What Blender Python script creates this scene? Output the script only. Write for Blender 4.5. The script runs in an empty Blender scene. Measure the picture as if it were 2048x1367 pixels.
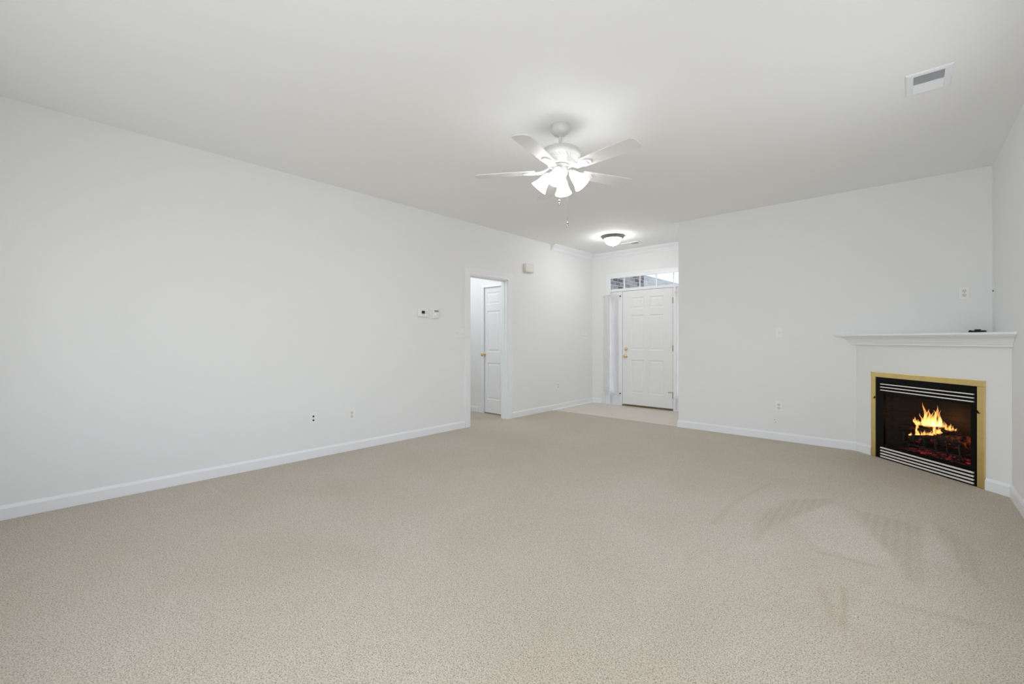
import bpy, bmesh, math, random
from mathutils import Vector, Matrix
random.seed(7)
PI = math.pi
scene = bpy.context.scene
C = scene.collection

# ------------------------------------------------------------------ camera, world, light, exposure
CAM_H = 1.166
YAW = math.radians(41.93)
cam_d = bpy.data.cameras.new('camera')
cam_d.sensor_width = 36.0
cam_d.lens = 875.0 / 2048.0 * 36.0
cam_d.shift_y = -4.5 / 2048.0
cam_d.clip_start = 0.02
cam = bpy.data.objects.new('camera', cam_d)
C.objects.link(cam)
cam.location = (0, 0, CAM_H)
cam.rotation_euler = (PI / 2, 0, YAW)
scene.camera = cam

scene.view_settings.view_transform = 'Standard'
scene.view_settings.look = 'None'
scene.view_settings.gamma = 1
scene.view_settings.use_curve_mapping = False
scene.view_settings.exposure = 0.09
try:
    scene.cycles.max_bounces = 14
    scene.cycles.diffuse_bounces = 8
    scene.cycles.transparent_max_bounces = 32
    scene.cycles.sample_clamp_indirect = 6
    scene.cycles.use_denoising = True
except Exception:
    pass

world = bpy.data.worlds.new('sky')
scene.world = world
world.use_nodes = True
wn = world.node_tree
wn.nodes.clear()
wo = wn.nodes.new('ShaderNodeOutputWorld')
wb = wn.nodes.new('ShaderNodeBackground')
ws = wn.nodes.new('ShaderNodeTexSky')
ws.sky_type = 'NISHITA'
ws.sun_disc = False
ws.sun_elevation = math.radians(38)
ws.sun_rotation = math.radians(28)
ws.dust_density = 1.2
wb.inputs['Strength'].default_value = 0.22
wn.links.new(ws.outputs[0], wb.inputs[0])
wn.links.new(wb.outputs[0], wo.inputs[0])


def add_light(name, kind, loc, energy, color=(1, 1, 1), rot=(0, 0, 0), size=None, size_y=None, radius=None, angle=None, spread=None):
    d = bpy.data.lights.new(name, kind)
    d.energy = energy
    d.color = color
    if kind == 'AREA':
        d.shape = 'RECTANGLE'
        d.size = size
        d.size_y = size_y
        if spread: d.spread = spread
    if radius is not None:
        d.shadow_soft_size = radius
    if angle is not None:
        d.angle = angle
    o = bpy.data.objects.new(name, d)
    o.location = loc
    o.rotation_euler = rot
    C.objects.link(o)
    return o


# area lamps added outside the unseen rear windows to fill the room
add_light('rear_fill_light', 'AREA', (-2.70, -.80, 1.42), 17, (.95, .972, 1), (PI / 2, 0, 0), 1.7, 1.6)
add_light('rear_fill_light', 'AREA', (-.65, -.80, 1.42), 56, (.95, .972, 1), (PI / 2, 0, 0), 1.7, 1.6)
# area lamps added at made-up right-wall windows, to light the left wall evenly
add_light('side_fill_light', 'AREA', (.80, 1.15, 1.42), 6, (.95, .972, 1), (PI / 2, 0, PI / 2), 1.5, 1.6)
add_light('side_fill_light', 'AREA', (.80, 2.95, 1.42), 20, (.95, .972, 1), (PI / 2, 0, PI / 2), 1.5, 1.6)
# hall ceiling lamp beyond the cased opening
add_light('hall_lamp', 'POINT', (-5.25, 3.95, 2.45), 13, (.97, .98, 1), radius=.12)


# ------------------------------------------------------------------ materials
def new_mat(name):
    m = bpy.data.materials.new(name)
    m.use_nodes = True
    nt = m.node_tree
    return m, nt, nt.nodes['Principled BSDF']


def mat(name, col, rough=.5, metal=0., noise=0., nscale=8., bump=0., bscale=200., bdist=.001, spec=None, emis=None, estr=0.):
    m, nt, b = new_mat(name)
    b.inputs['Roughness'].default_value = rough
    b.inputs['Metallic'].default_value = metal
    if spec is not None:
        b.inputs['Specular IOR Level'].default_value = spec
    tc = nt.nodes.new('ShaderNodeTexCoord')
    n = nt.nodes.new('ShaderNodeTexNoise')
    n.inputs['Scale'].default_value = nscale
    n.inputs['Detail'].default_value = 4
    nt.links.new(tc.outputs['Object'], n.inputs['Vector'])
    mx = nt.nodes.new('ShaderNodeMix')
    mx.data_type = 'RGBA'
    k = noise
    mx.inputs[6].default_value = (*[c * (1 - k) for c in col], 1)
    mx.inputs[7].default_value = (*[min(1, c * (1 + k)) for c in col], 1)
    nt.links.new(n.outputs['Fac'], mx.inputs[0])
    nt.links.new(mx.outputs[2], b.inputs['Base Color'])
    if bump:
        n2 = nt.nodes.new('ShaderNodeTexNoise')
        n2.inputs['Scale'].default_value = bscale
        nt.links.new(tc.outputs['Object'], n2.inputs['Vector'])
        bp = nt.nodes.new('ShaderNodeBump')
        bp.inputs['Strength'].default_value = bump
        bp.inputs['Distance'].default_value = bdist
        nt.links.new(n2.outputs['Fac'], bp.inputs['Height'])
        nt.links.new(bp.outputs[0], b.inputs['Normal'])
    if emis:
        b.inputs['Emission Color'].default_value = (*emis, 1)
        b.inputs['Emission Strength'].default_value = estr
    return m


WALL = mat('wall_paint', (.84, .85, .855), .75, noise=.006, nscale=2, bump=.15, bscale=160, bdist=.0006)
CEIL = mat('ceiling_paint', (.89, .90, .90), .85, noise=.006, nscale=2, bump=.15, bscale=120, bdist=.0006)
TRIM = mat('trim_gloss_white', (.87, .882, .91), .35, noise=.004)
DOOR = mat('door_white', (.86, .865, .88), .4, noise=.004)
PLASTIC = mat('white_plastic', (.88, .88, .87), .35)
IVORY = mat('ivory_plastic', (.74, .74, .70), .45)
SLOT = mat('dark_slot', (.03, .03, .03), .6)
LCD = mat('lcd_dark', (.028, .032, .02), .2)
GREYP = mat('grey_plastic', (.30, .30, .29), .5)
BRASS = mat('polished_brass', (.80, .62, .26), .32, 1, noise=.10, nscale=22, bump=.05, bscale=40, bdist=.0005)
BRASSK = mat('knob_brass', (.80, .63, .33), .2, 1)
HINGE = mat('aged_brass', (.30, .27, .17), .4, 1)
BLACK = mat('black_enamel', (.003, .003, .003), .3, spec=.12)
CHROME = mat('louver_silver', (.86, .84, .81), .4, .35)
NICKEL = mat('brushed_nickel', (.30, .30, .30), .42, .85)
FANW = mat('fan_white', (.66, .66, .65), .38)
BLADE = mat('fan_blade_white', (.72, .72, .71), .42)
CRYSTAL = mat('chain_nickel', (.45, .45, .45), .25, 1)
IRON = mat('cast_iron', (.01, .009, .009), .7)
VENT_SHADE = mat('duct_shade', (.05, .045, .04), .8)
CABLE = mat('black_cable', (.012, .012, .012), .5)
THRESH = mat('bronze_threshold', (.16, .10, .045), .45, .3)
CONC = mat('porch_concrete', (.45, .44, .42), .9, noise=.1, nscale=10)
GRASS = mat('lawn', (.11, .16, .06), .95, noise=.3, nscale=20)
SOFFIT = mat('soffit_white', (.74, .76, .80), .6)


def emit_mat(name, col, s, mixd=0.0):
    m, nt, b = new_mat(name)
    b.inputs['Base Color'].default_value = (.85, .85, .84, 1)
    b.inputs['Roughness'].default_value = .3
    b.inputs['Emission Color'].default_value = (*col, 1)
    b.inputs['Emission Strength'].default_value = s
    return m


SHADE = emit_mat('lit_frosted_glass', (1, .99, .97), 9)
BULB = emit_mat('lit_bulb', (1, .99, .97), 10)
DOME = emit_mat('lit_alabaster_glass', (1, .99, .97), 40)


def glass_mat(name='clear_glass', tint=(1, 1, 1), refl=1.0):
    m, nt, b = new_mat(name)
    out = nt.nodes['Material Output']
    nt.nodes.remove(b)
    t = nt.nodes.new('ShaderNodeBsdfTransparent')
    t.inputs[0].default_value = (*tint, 1)
    g = nt.nodes.new('ShaderNodeBsdfGlossy')
    g.inputs['Roughness'].default_value = .02
    lw = nt.nodes.new('ShaderNodeLayerWeight')
    pw = nt.nodes.new('ShaderNodeMath')
    pw.operation = 'POWER'
    pw.inputs[1].default_value = 5
    nt.links.new(lw.outputs['Facing'], pw.inputs[0])
    fr = nt.nodes.new('ShaderNodeMath')
    fr.operation = 'MULTIPLY_ADD'
    fr.inputs[1].default_value = .92 * refl
    fr.inputs[2].default_value = .04 * refl
    nt.links.new(pw.outputs[0], fr.inputs[0])
    mx = nt.nodes.new('ShaderNodeMixShader')
    nt.links.new(fr.outputs[0], mx.inputs[0])
    nt.links.new(t.outputs[0], mx.inputs[1])
    nt.links.new(g.outputs[0], mx.inputs[2])
    nt.links.new(mx.outputs[0], out.inputs[0])
    return m


GLASS = glass_mat()
FGLASS = glass_mat('fireplace_glass', (.93, .92, .90), .12)


def sheer_mat():
    m, nt, b = new_mat('sheer_voile')
    out = nt.nodes['Material Output']
    nt.nodes.remove(b)
    t = nt.nodes.new('ShaderNodeBsdfTransparent')
    t.inputs[0].default_value = (.97, .97, 1, 1)
    d = nt.nodes.new('ShaderNodeBsdfDiffuse')
    d.inputs[0].default_value = (.9, .9, .9, 1)
    tr = nt.nodes.new('ShaderNodeBsdfTranslucent')
    tr.inputs[0].default_value = (.97, .97, .98, 1)
    m1 = nt.nodes.new('ShaderNodeMixShader')
    m1.inputs[0].default_value = .6
    m2 = nt.nodes.new('ShaderNodeMixShader')
    tc = nt.nodes.new('ShaderNodeTexCoord')
    w = nt.nodes.new('ShaderNodeTexNoise')
    mp = nt.nodes.new('ShaderNodeMapping')
    mp.inputs['Scale'].default_value = (70, 1, 2)
    nt.links.new(tc.outputs['Object'], mp.inputs[0])
    nt.links.new(mp.outputs[0], w.inputs['Vector'])
    w.inputs['Scale'].default_value = 1
    mr = nt.nodes.new('ShaderNodeMapRange')
    mr.inputs['To Min'].default_value = .80
    mr.inputs['To Max'].default_value = .97
    nt.links.new(w.outputs['Fac'], mr.inputs['Value'])
    nt.links.new(mr.outputs[0], m2.inputs[0])
    nt.links.new(d.outputs[0], m1.inputs[1])
    nt.links.new(tr.outputs[0], m1.inputs[2])
    nt.links.new(t.outputs[0], m2.inputs[1])
    nt.links.new(m1.outputs[0], m2.inputs[2])
    nt.links.new(m2.outputs[0], out.inputs[0])
    return m


SHEER = sheer_mat()


def carpet_mat():
    m, nt, b = new_mat('beige_carpet')
    L = nt.links.new
    N = nt.nodes.new
    b.inputs['Roughness'].default_value = .95
    b.inputs['Specular IOR Level'].default_value = .1
    b.inputs['Sheen Weight'].default_value = .25
    b.inputs['Sheen Roughness'].default_value = .5
    tc = N('ShaderNodeTexCoord')
    tuft = N('ShaderNodeTexNoise')
    tuft.inputs['Scale'].default_value = 210
    tuft.inputs['Detail'].default_value = 2.5
    tuft.inputs['Roughness'].default_value = .6
    tuft.inputs['Distortion'].default_value = .8
    L(tc.outputs['Object'], tuft.inputs['Vector'])
    ramp = N('ShaderNodeValToRGB')
    ramp.color_ramp.elements[0].position = .33
    ramp.color_ramp.elements[0].color = (.25, .202, .145, 1)
    ramp.color_ramp.elements[1].position = .56
    ramp.color_ramp.elements[1].color = (.675, .60, .492, 1)
    L(tuft.outputs['Fac'], ramp.inputs[0])
    big = N('ShaderNodeTexNoise')
    big.inputs['Scale'].default_value = 1.1
    big.inputs['Detail'].default_value = 3
    big.inputs['Distortion'].default_value = .6
    L(tc.outputs['Object'], big.inputs['Vector'])
    mr = N('ShaderNodeMapRange')
    mr.inputs['From Min'].default_value = .3
    mr.inputs['From Max'].default_value = .7
    mr.inputs['To Min'].default_value = .955
    mr.inputs['To Max'].default_value = 1.045
    L(big.outputs['Fac'], mr.inputs['Value'])
    att = N('ShaderNodeAttribute')
    att.attribute_name = 'nap'
    mul = N('ShaderNodeMath')
    mul.operation = 'MULTIPLY'
    L(mr.outputs[0], mul.inputs[0])
    L(att.outputs['Fac'], mul.inputs[1])
    cmb = N('ShaderNodeCombineColor')
    for ch, ex in enumerate((.9, 1.1, 1.55)):
        pw = N('ShaderNodeMath')
        pw.operation = 'POWER'
        pw.inputs[1].default_value = ex
        L(mul.outputs[0], pw.inputs[0])
        L(pw.outputs[0], cmb.inputs[ch])
    mx = N('ShaderNodeMix')
    mx.data_type = 'RGBA'
    mx.blend_type = 'MULTIPLY'
    mx.inputs[0].default_value = 1
    L(ramp.outputs[0], mx.inputs[6])
    L(cmb.outputs[0], mx.inputs[7])
    L(mx.outputs[2], b.inputs['Base Color'])
    bp = N('ShaderNodeBump')
    bp.inputs['Strength'].default_value = .8
    bp.inputs['Distance'].default_value = .006
    L(tuft.outputs['Fac'], bp.inputs['Height'])
    L(bp.outputs[0], b.inputs['Normal'])
    return m


CARPET = carpet_mat()


def tile_mat():
    m, nt, b = new_mat('cream_vinyl_tile')
    L = nt.links.new
    N = nt.nodes.new
    tc = N('ShaderNodeTexCoord')
    br = N('ShaderNodeTexBrick')
    br.offset = 0
    br.inputs['Scale'].default_value = 1
    br.inputs['Brick Width'].default_value = .305
    br.inputs['Row Height'].default_value = .305
    br.inputs['Mortar Size'].default_value = .003
    br.inputs['Color1'].default_value = (.68, .62, .53, 1)
    br.inputs['Color2'].default_value = (.70, .645, .56, 1)
    br.inputs['Mortar'].default_value = (.62, .57, .50, 1)
    L(tc.outputs['Object'], br.inputs['Vector'])
    L(br.outputs[0], b.inputs['Base Color'])
    b.inputs['Roughness'].default_value = .28
    return m


TILE = tile_mat()


def brick_mat(name, c1, c2, mortar, axes='YZ', scale=1.0, rough=.9):
    m, nt, b = new_mat(name)
    L = nt.links.new
    N = nt.nodes.new
    tc = N('ShaderNodeTexCoord')
    sp = N('ShaderNodeSeparateXYZ')
    cb = N('ShaderNodeCombineXYZ')
    L(tc.outputs['Object'], sp.inputs[0])
    L(sp.outputs[axes[0]], cb.inputs[0])
    L(sp.outputs[axes[1]], cb.inputs[1])
    br = N('ShaderNodeTexBrick')
    br.inputs['Scale'].default_value = scale
    br.inputs['Brick Width'].default_value = .21
    br.inputs['Row Height'].default_value = .075
    br.inputs['Mortar Size'].default_value = .006
    br.inputs['Color1'].default_value = (*c1, 1)
    br.inputs['Color2'].default_value = (*c2, 1)
    br.inputs['Mortar'].default_value = (*mortar, 1)
    L(cb.outputs[0], br.inputs['Vector'])
    L(br.outputs[0], b.inputs['Base Color'])
    b.inputs['Roughness'].default_value = rough
    bp = N('ShaderNodeBump')
    bp.inputs['Strength'].default_value = .5
    bp.inputs['Distance'].default_value = .006
    bp.invert = True
    L(br.outputs['Fac'], bp.inputs['Height'])
    L(bp.outputs[0], b.inputs['Normal'])
    return m


BRICK = brick_mat('porch_brick', (.12, .105, .125), (.52, .49, .52), (.62, .61, .62))
BRICK2 = brick_mat('sun_paled_brick', (.72, .72, .73), (.88, .88, .88), (.92, .92, .92))  # sunlight on the far wall is put into this pale brick colour
FIREBRICK = brick_mat('firebox_brick', (.008, .006, .005), (.013, .010, .007), (.003, .0025, .002), 'XZ', 1.6)


def log_mat():
    m, nt, b = new_mat('charred_log')
    L = nt.links.new
    N = nt.nodes.new
    tc = N('ShaderNodeTexCoord')
    n = N('ShaderNodeTexNoise')
    n.inputs['Scale'].default_value = 14
    n.inputs['Detail'].default_value = 6
    L(tc.outputs['Object'], n.inputs['Vector'])
    r = N('ShaderNodeValToRGB')
    r.color_ramp.elements[0].position = .35
    r.color_ramp.elements[0].color = (.003, .002, .0015, 1)
    r.color_ramp.elements[1].position = .75
    r.color_ramp.elements[1].color = (.022, .013, .009, 1)
    L(n.outputs['Fac'], r.inputs[0])
    L(r.outputs[0], b.inputs['Base Color'])
    b.inputs['Roughness'].default_value = .9
    bp = N('ShaderNodeBump')
    bp.inputs['Strength'].default_value = 1
    bp.inputs['Distance'].default_value = .012
    L(n.outputs['Fac'], bp.inputs['Height'])
    L(bp.outputs[0], b.inputs['Normal'])
    # glowing cracks of the burning wood
    n2 = N('ShaderNodeTexNoise')
    n2.inputs['Scale'].default_value = 26
    n2.inputs['Detail'].default_value = 5
    L(tc.outputs['Object'], n2.inputs['Vector'])
    r2 = N('ShaderNodeValToRGB')
    r2.color_ramp.elements[0].position = .56
    r2.color_ramp.elements[0].color = (0, 0, 0, 1)
    r2.color_ramp.elements[1].position = .78
    r2.color_ramp.elements[1].color = (1, .12, .03, 1)
    L(n2.outputs['Fac'], r2.inputs[0])
    L(r2.outputs[0], b.inputs['Emission Color'])
    b.inputs['Emission Strength'].default_value = .28
    return m


LOG = log_mat()


def ember_mat():
    m, nt, b = new_mat('glowing_embers')
    L = nt.links.new
    N = nt.nodes.new
    tc = N('ShaderNodeTexCoord')
    n = N('ShaderNodeTexNoise')
    n.inputs['Scale'].default_value = 34
    n.inputs['Detail'].default_value = 5
    L(tc.outputs['Object'], n.inputs['Vector'])
    r = N('ShaderNodeValToRGB')
    e = r.color_ramp.elements
    e[0].position = .50
    e[0].color = (.004, .001, .001, 1)
    e[1].position = .66
    e[1].color = (.80, .035, .045, 1)
    k = e.new(.80)
    k.color = (1, .18, .10, 1)
    L(n.outputs['Fac'], r.inputs[0])
    L(r.outputs[0], b.inputs['Emission Color'])
    b.inputs['Emission Strength'].default_value = .30
    b.inputs['Base Color'].default_value = (.01, .012, .01, 1)
    b.inputs['Roughness'].default_value = 1
    return m


EMBER = ember_mat()


def flame_mat():
    """burning gas: clear, and adding its own light, strongest where the line of sight crosses most of it"""
    m, nt, b = new_mat('flame')
    L = nt.links.new
    N = nt.nodes.new
    out = nt.nodes['Material Output']
    nt.nodes.remove(b)

    def math_(op, a, c, d=None):
        n = N('ShaderNodeMath')
        n.operation = op
        for k, v in enumerate((a, c, d)):
            if v is None: continue
            if isinstance(v, (int, float)): n.inputs[k].default_value = v
            else: L(v, n.inputs[k])
        return n.outputs[0]
    tc = N('ShaderNodeTexCoord')
    mp = N('ShaderNodeMapping')
    mp.inputs['Scale'].default_value = (1, 1, .35)
    L(tc.outputs['Object'], mp.inputs[0])
    n = N('ShaderNodeTexNoise')
    n.inputs['Scale'].default_value = 55
    n.inputs['Detail'].default_value = 3
    L(mp.outputs[0], n.inputs['Vector'])
    att = N('ShaderNodeAttribute')
    att.attribute_name = 'heat'
    h = math_('ADD', att.outputs['Fac'], math_('MULTIPLY_ADD', n.outputs['Fac'], .7, -.35))
    r = N('ShaderNodeValToRGB')
    e = r.color_ramp.elements
    e[0].position = 0
    e[0].color = (1, .46, .12, 1)
    e[1].position = 1
    e[1].color = (.7, .06, .004, 1)
    k = e.new(.35)
    k.color = (1, .34, .05, 1)
    k = e.new(.65)
    k.color = (1, .17, .012, 1)
    L(h, r.inputs[0])
    geo = N('ShaderNodeLayerWeight')
    geo.inputs['Blend'].default_value = .5
    core = math_('POWER', math_('SUBTRACT', 1.0, geo.outputs['Facing']), 1.3)
    fade = N('ShaderNodeMapRange')
    fade.inputs['From Min'].default_value = .35
    fade.inputs['From Max'].default_value = 1.1
    fade.inputs['To Min'].default_value = 1.15
    fade.inputs['To Max'].default_value = .08
    L(h, fade.inputs['Value'])
    em = N('ShaderNodeEmission')
    L(r.outputs[0], em.inputs[0])
    L(math_('MULTIPLY', math_('MULTIPLY', core, fade.outputs[0]), .5), em.inputs[1])
    tr = N('ShaderNodeBsdfTransparent')
    ad = N('ShaderNodeAddShader')
    L(tr.outputs[0], ad.inputs[0])
    L(em.outputs[0], ad.inputs[1])
    L(ad.outputs[0], out.inputs[0])
    return m


FLAME = flame_mat()


# ------------------------------------------------------------------ helpers
def box(bm, x0, x1, y0, y1, z0, z1, M=None):
    vs = [bm.verts.new((x, y, z)) for z in (z0, z1) for y in (y0, y1) for x in (x0, x1)]
    for f in ((0, 2, 3, 1), (4, 5, 7, 6), (0, 1, 5, 4), (2, 6, 7, 3), (0, 4, 6, 2), (1, 3, 7, 5)):
        bm.faces.new([vs[i] for i in f])
    if M is not None:
        bmesh.ops.transform(bm, matrix=M, verts=vs)
    return vs


def lathe(bm, prof, n=32, M=None, closed=True):
    rings, allv = [], []
    for r, z in prof:
        if r < 1e-6:
            ring = [bm.verts.new((0, 0, z))]
        else:
            ring = [bm.verts.new((r * math.cos(2 * PI * i / n), r * math.sin(2 * PI * i / n), z)) for i in range(n)]
        rings.append(ring)
        allv += ring
    for a, b in zip(rings, rings[1:]):
        for i in range(n):
            j = (i + 1) % n
            if len(a) == 1 and len(b) == 1: continue
            if len(a) == 1: bm.faces.new((a[0], b[j], b[i]))
            elif len(b) == 1: bm.faces.new((a[i], a[j], b[0]))
            else: bm.faces.new((a[i], a[j], b[j], b[i]))
    if closed:
        for ring, fl in ((rings[0], True), (rings[-1], False)):
            if len(ring) > 1:
                bm.faces.new(ring[::-1] if fl else ring)
    if M is not None:
        bmesh.ops.transform(bm, matrix=M, verts=allv)
    return allv


def tube(bm, pts, r, n=8, closed=False):
    pts = [Vector(p) for p in pts]
    rr = r if isinstance(r, (list, tuple)) else [r] * len(pts)
    rings = []
    up = Vector((0, 0, 1))
    for i, p in enumerate(pts):
        a = pts[i - 1] if (i > 0 or closed) else p
        b = pts[(i + 1) % len(pts)] if (i < len(pts) - 1 or closed) else p
        t = (b - a).normalized()
        s = t.cross(up)
        if s.length < 1e-3: s = t.cross(Vector((1, 0, 0)))
        s.normalize()
        u = s.cross(t)
        rings.append([bm.verts.new(p + (s * math.cos(2 * PI * k / n) + u * math.sin(2 * PI * k / n)) * rr[i]) for k in range(n)])
    m = len(rings)
    for i in range(m if closed else m - 1):
        a, b = rings[i], rings[(i + 1) % m]
        for k in range(n):
            j = (k + 1) % n
            bm.faces.new((a[k], a[j], b[j], b[k]))
    if not closed:
        bm.faces.new(rings[0][::-1])
        bm.faces.new(rings[-1])


def sweep(bm, path, prof, normal, closed=False):
    """mitred moulding: prof = closed outline of (u, v); u goes to the side normal x dir, v along normal"""
    P = [Vector(p) for p in path]
    nrm = Vector(normal)
    sides = [nrm.cross((b - a).normalized()) for a, b in zip(P, P[1:])]
    rings = []
    for i, p in enumerate(P):
        if closed and i == len(P) - 1: continue
        if i == 0 and closed: m = (sides[-1] + sides[0]) / (1 + sides[-1].dot(sides[0]))
        elif i == 0: m = sides[0]
        elif i == len(P) - 1: m = sides[-1]
        else:
            s1, s2 = sides[i - 1], sides[i]
            m = (s1 + s2) / (1 + s1.dot(s2))
        rings.append([bm.verts.new(p + m * u + nrm * v) for u, v in prof])
    k = len(prof)
    for a, b in zip(rings, rings[1:] + (rings[:1] if closed else [])):
        for i in range(k):
            j = (i + 1) % k
            bm.faces.new((a[i], a[j], b[j], b[i]))
    if not closed:
        bm.faces.new(rings[0][::-1])
        bm.faces.new(rings[-1])


def obj(name, bm, m, parent=None, smooth=False, bevel=0, seg=2, **props):
    bmesh.ops.recalc_face_normals(bm, faces=bm.faces)
    me = bpy.data.meshes.new(name)
    bm.to_mesh(me)
    bm.free()
    me.materials.append(m)
    if smooth:
        for p in me.polygons: p.use_smooth = True
    o = bpy.data.objects.new(name, me)
    C.objects.link(o)
    if parent is not None: o.parent = parent
    if smooth:
        try:
            me.set_sharp_from_angle(angle=math.radians(40))
        except Exception:
            pass
    if bevel:
        b = o.modifiers.new('bevel', 'BEVEL')
        b.width = bevel
        b.segments = seg
        b.limit_method = 'ANGLE'
    for k, v in props.items(): o[k] = v
    return o


def struct(name, bm, m, parent=None, **kw):
    o = obj(name, bm, m, parent, **kw)
    if parent is None: o['kind'] = 'structure'
    return o


def empty(name, loc=(0, 0, 0), rz=0, kind=None, label=None, cat=None, group=None):
    o = bpy.data.objects.new(name, None)
    o.empty_display_size = .05
    o.location = loc
    o.rotation_euler = (0, 0, rz)
    C.objects.link(o)
    if kind: o['kind'] = kind
    if label: o['label'] = label
    if cat: o['category'] = cat
    if group: o['group'] = group
    return o


def tag(o, label, cat, group=None):
    o['label'] = label
    o['category'] = cat
    if group: o['group'] = group
    return o


def B(): return bmesh.new()


# ------------------------------------------------------------------ room measures
XL, XR, YB, YF, YR = -4.35, .59, 5.85, 7.10, -.60   # left wall, right wall, back wall, front-door wall, rear wall
XF = -2.256                                       # right side of the foyer
H = 2.74
T = .12
D0, D1, DH = 3.989, 4.751, 2.048                  # cased opening in the left wall
HY, HX = 4.885, -6.0                              # hall wall with the closet door, far hall wall

# floor: carpet on a fine grid that carries the lay of the pile
bm = B()
step = .014


def seg_d(x, y, a, b):
    ax, ay = a; bx, by = b
    dx, dy = bx - ax, by - ay
    t = max(0, min(1, ((x - ax) * dx + (y - ay) * dy) / (dx * dx + dy * dy)))
    return math.hypot(x - ax - t * dx, y - ay - t * dy)


def poly_sd(x, y, P):
    d = min(seg_d(x, y, P[i], P[(i + 1) % len(P)]) for i in range(len(P)))
    ins = False
    for i in range(len(P)):
        (x1, y1), (x2, y2) = P[i], P[(i + 1) % len(P)]
        if (y1 > y) != (y2 > y) and x < (x2 - x1) * (y - y1) / (y2 - y1) + x1: ins = not ins
    return -d if ins else d


def sm(e, v): return max(0., min(1., .5 - v / (2 * e)))


POLYS = [  # vacuum tracks brushed into the pile
    ([(-.654, 2.78), (-.704, 3.103), (-.702, 3.385), (-.631, 3.724), (-.416, 3.956), (-.386, 3.872), (-.465, 3.641), (-.557, 3.35), (-.625, 3.066)], -.085, .022),
    ([(-.384, 3.85), (-.033, 3.086), (-.156, 2.976), (-.364, 2.981), (-.543, 3.324)], .05, .018),
    ([(-.268, 3.818), (.003, 3.776), (.071, 3.727), (.056, 2.761), (.028, 2.817), (-.048, 3.099), (-.164, 3.48)], -.075, .02),
    ([(.143, 3.902), (.301, 3.493), (.282, 3.004), (.212, 3.206), (.181, 3.386)], -.07, .025),
    ([(.082, 3.847), (.133, 3.855), (.212, 3.206), (.075, 3.183)], .05, .03),
]
LINES = [
    ([(-.903, 2.925), (-.917, 3.371), (-.869, 3.716), (-.808, 4.026)], -.09, .03),
    ([(-.215, 2.578), (-.197, 2.404), (-.185, 2.203)], -.16, .016),
    ([(-.347, 2.911), (-.213, 2.924), (-.102, 2.924)], -.10, .03),
    ([(-.29, 2.49), (-.256, 2.369), (-.218, 2.25)], -.10, .03),
    ([(-4.202, .971), (-3.512, .989)], .06, .015),
    ([(-.05, 2.55), (.25, 2.62)], -.08, .04),
    ([(-.2, 1.55), (.0, 1.72), (.2, 1.9)], -.08, .05),
]
HL = -6.0
nx = int(round((XR - XL) / step)); ny = int(round((YB - YR) / step))
grid = []
nap = []
for j in range(ny + 1):
    row = []
    y = YR + (YB - YR) * j / ny
    for i in range(nx + 1):
        x = XL + (XR - XL) * i / nx
        row.append(bm.verts.new((x, y, 0)))
        v = 1.
        if -1.3 < x and 1.4 < y < 4.3:
            for P, a, e in POLYS:
                if min(p[0] for p in P) - .1 < x < max(p[0] for p in P) + .1 and min(p[1] for p in P) - .1 < y < max(p[1] for p in P) + .1:
                    w = sm(e, poly_sd(x, y, P))
                    if w > 0:
                        v += a * w * (1 + .5 * math.sin(x * 125) * (a < 0)) * 1.2
        for P, a, e in LINES:
            if min(p[0] for p in P) - .1 < x < max(p[0] for p in P) + .1 and min(p[1] for p in P) - .1 < y < max(p[1] for p in P) + .1:
                d = min(seg_d(x, y, P[q], P[q + 1]) for q in range(len(P) - 1))
                v += a * max(0, 1 - d / e) * (1.15 + .45 * math.sin(x * 97 + y * 131) * math.sin(y * 61 - x * 43))
        nap.append(v)
    grid.append(row)
for j in range(ny):
    for i in range(nx):
        bm.faces.new((grid[j][i], grid[j][i + 1], grid[j + 1][i + 1], grid[j + 1][i]))
# doorway strip and hall carpet
for x0, x1, y0, y1 in ((XL - T, XL, D0, D1), (HL, XL - T, 2.6, HY)):
    q = [bm.verts.new(p) for p in ((x0, y0, 0), (x1, y0, 0), (x1, y1, 0), (x0, y1, 0))]
    bm.faces.new(q)
    nap += [1.] * 4
fl = struct('floor', bm, CARPET)
at = fl.data.attributes.new('nap', 'FLOAT', 'POINT')
for i, v in enumerate(nap): at.data[i].value = v
bm = B()
box(bm, XL, XF, YB, YF + .04, -.02, .001)
struct('floor', bm, TILE)
bm = B()
box(bm, XL + .35, XF, YB - .012, YB + .018, 0, .006)
struct('trim_1', bm, mat('transition_strip', (.66, .62, .55), .4), bevel=.003)

# ceiling, with the holes of the two registers left shut (registers are surface mounted)
bm = B()
box(bm, HL - T, XR + T, YR - T, YF + T, H, H + .1)
struct('ceiling', bm, CEIL)

# left wall
bm = B()
box(bm, XL - T, XL, YR - T, D0, 0, H)
box(bm, XL - T, XL, D1, YF + T, 0, H)
box(bm, XL - T, XL, D0, D1, DH, H)
struct('wall_left', bm, WALL)
bm = B()
box(bm, XF, XR + T, YB, YB + T, 0, H)
struct('wall_back', bm, WALL)
bm = B()
box(bm, XF, XF + T, YB + T, YF + T, 0, H)
struct('wall_foyer_right', bm, WALL)
bm = B()
SW = [(.40, 1.90), (2.20, 3.70)]  # openings added in the unseen stretch of wall for the fill lamps
ys = [YR - T] + [v for w in SW for v in w] + [YB]
for a, b_ in zip(ys[::2], ys[1::2]): box(bm, XR, XR + T, a, b_, 0, H)
for a, b_ in SW:
    box(bm, XR, XR + T, a, b_, 0, .65)
    box(bm, XR, XR + T, a, b_, 2.2, H)
struct('wall_right', bm, WALL)
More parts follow.
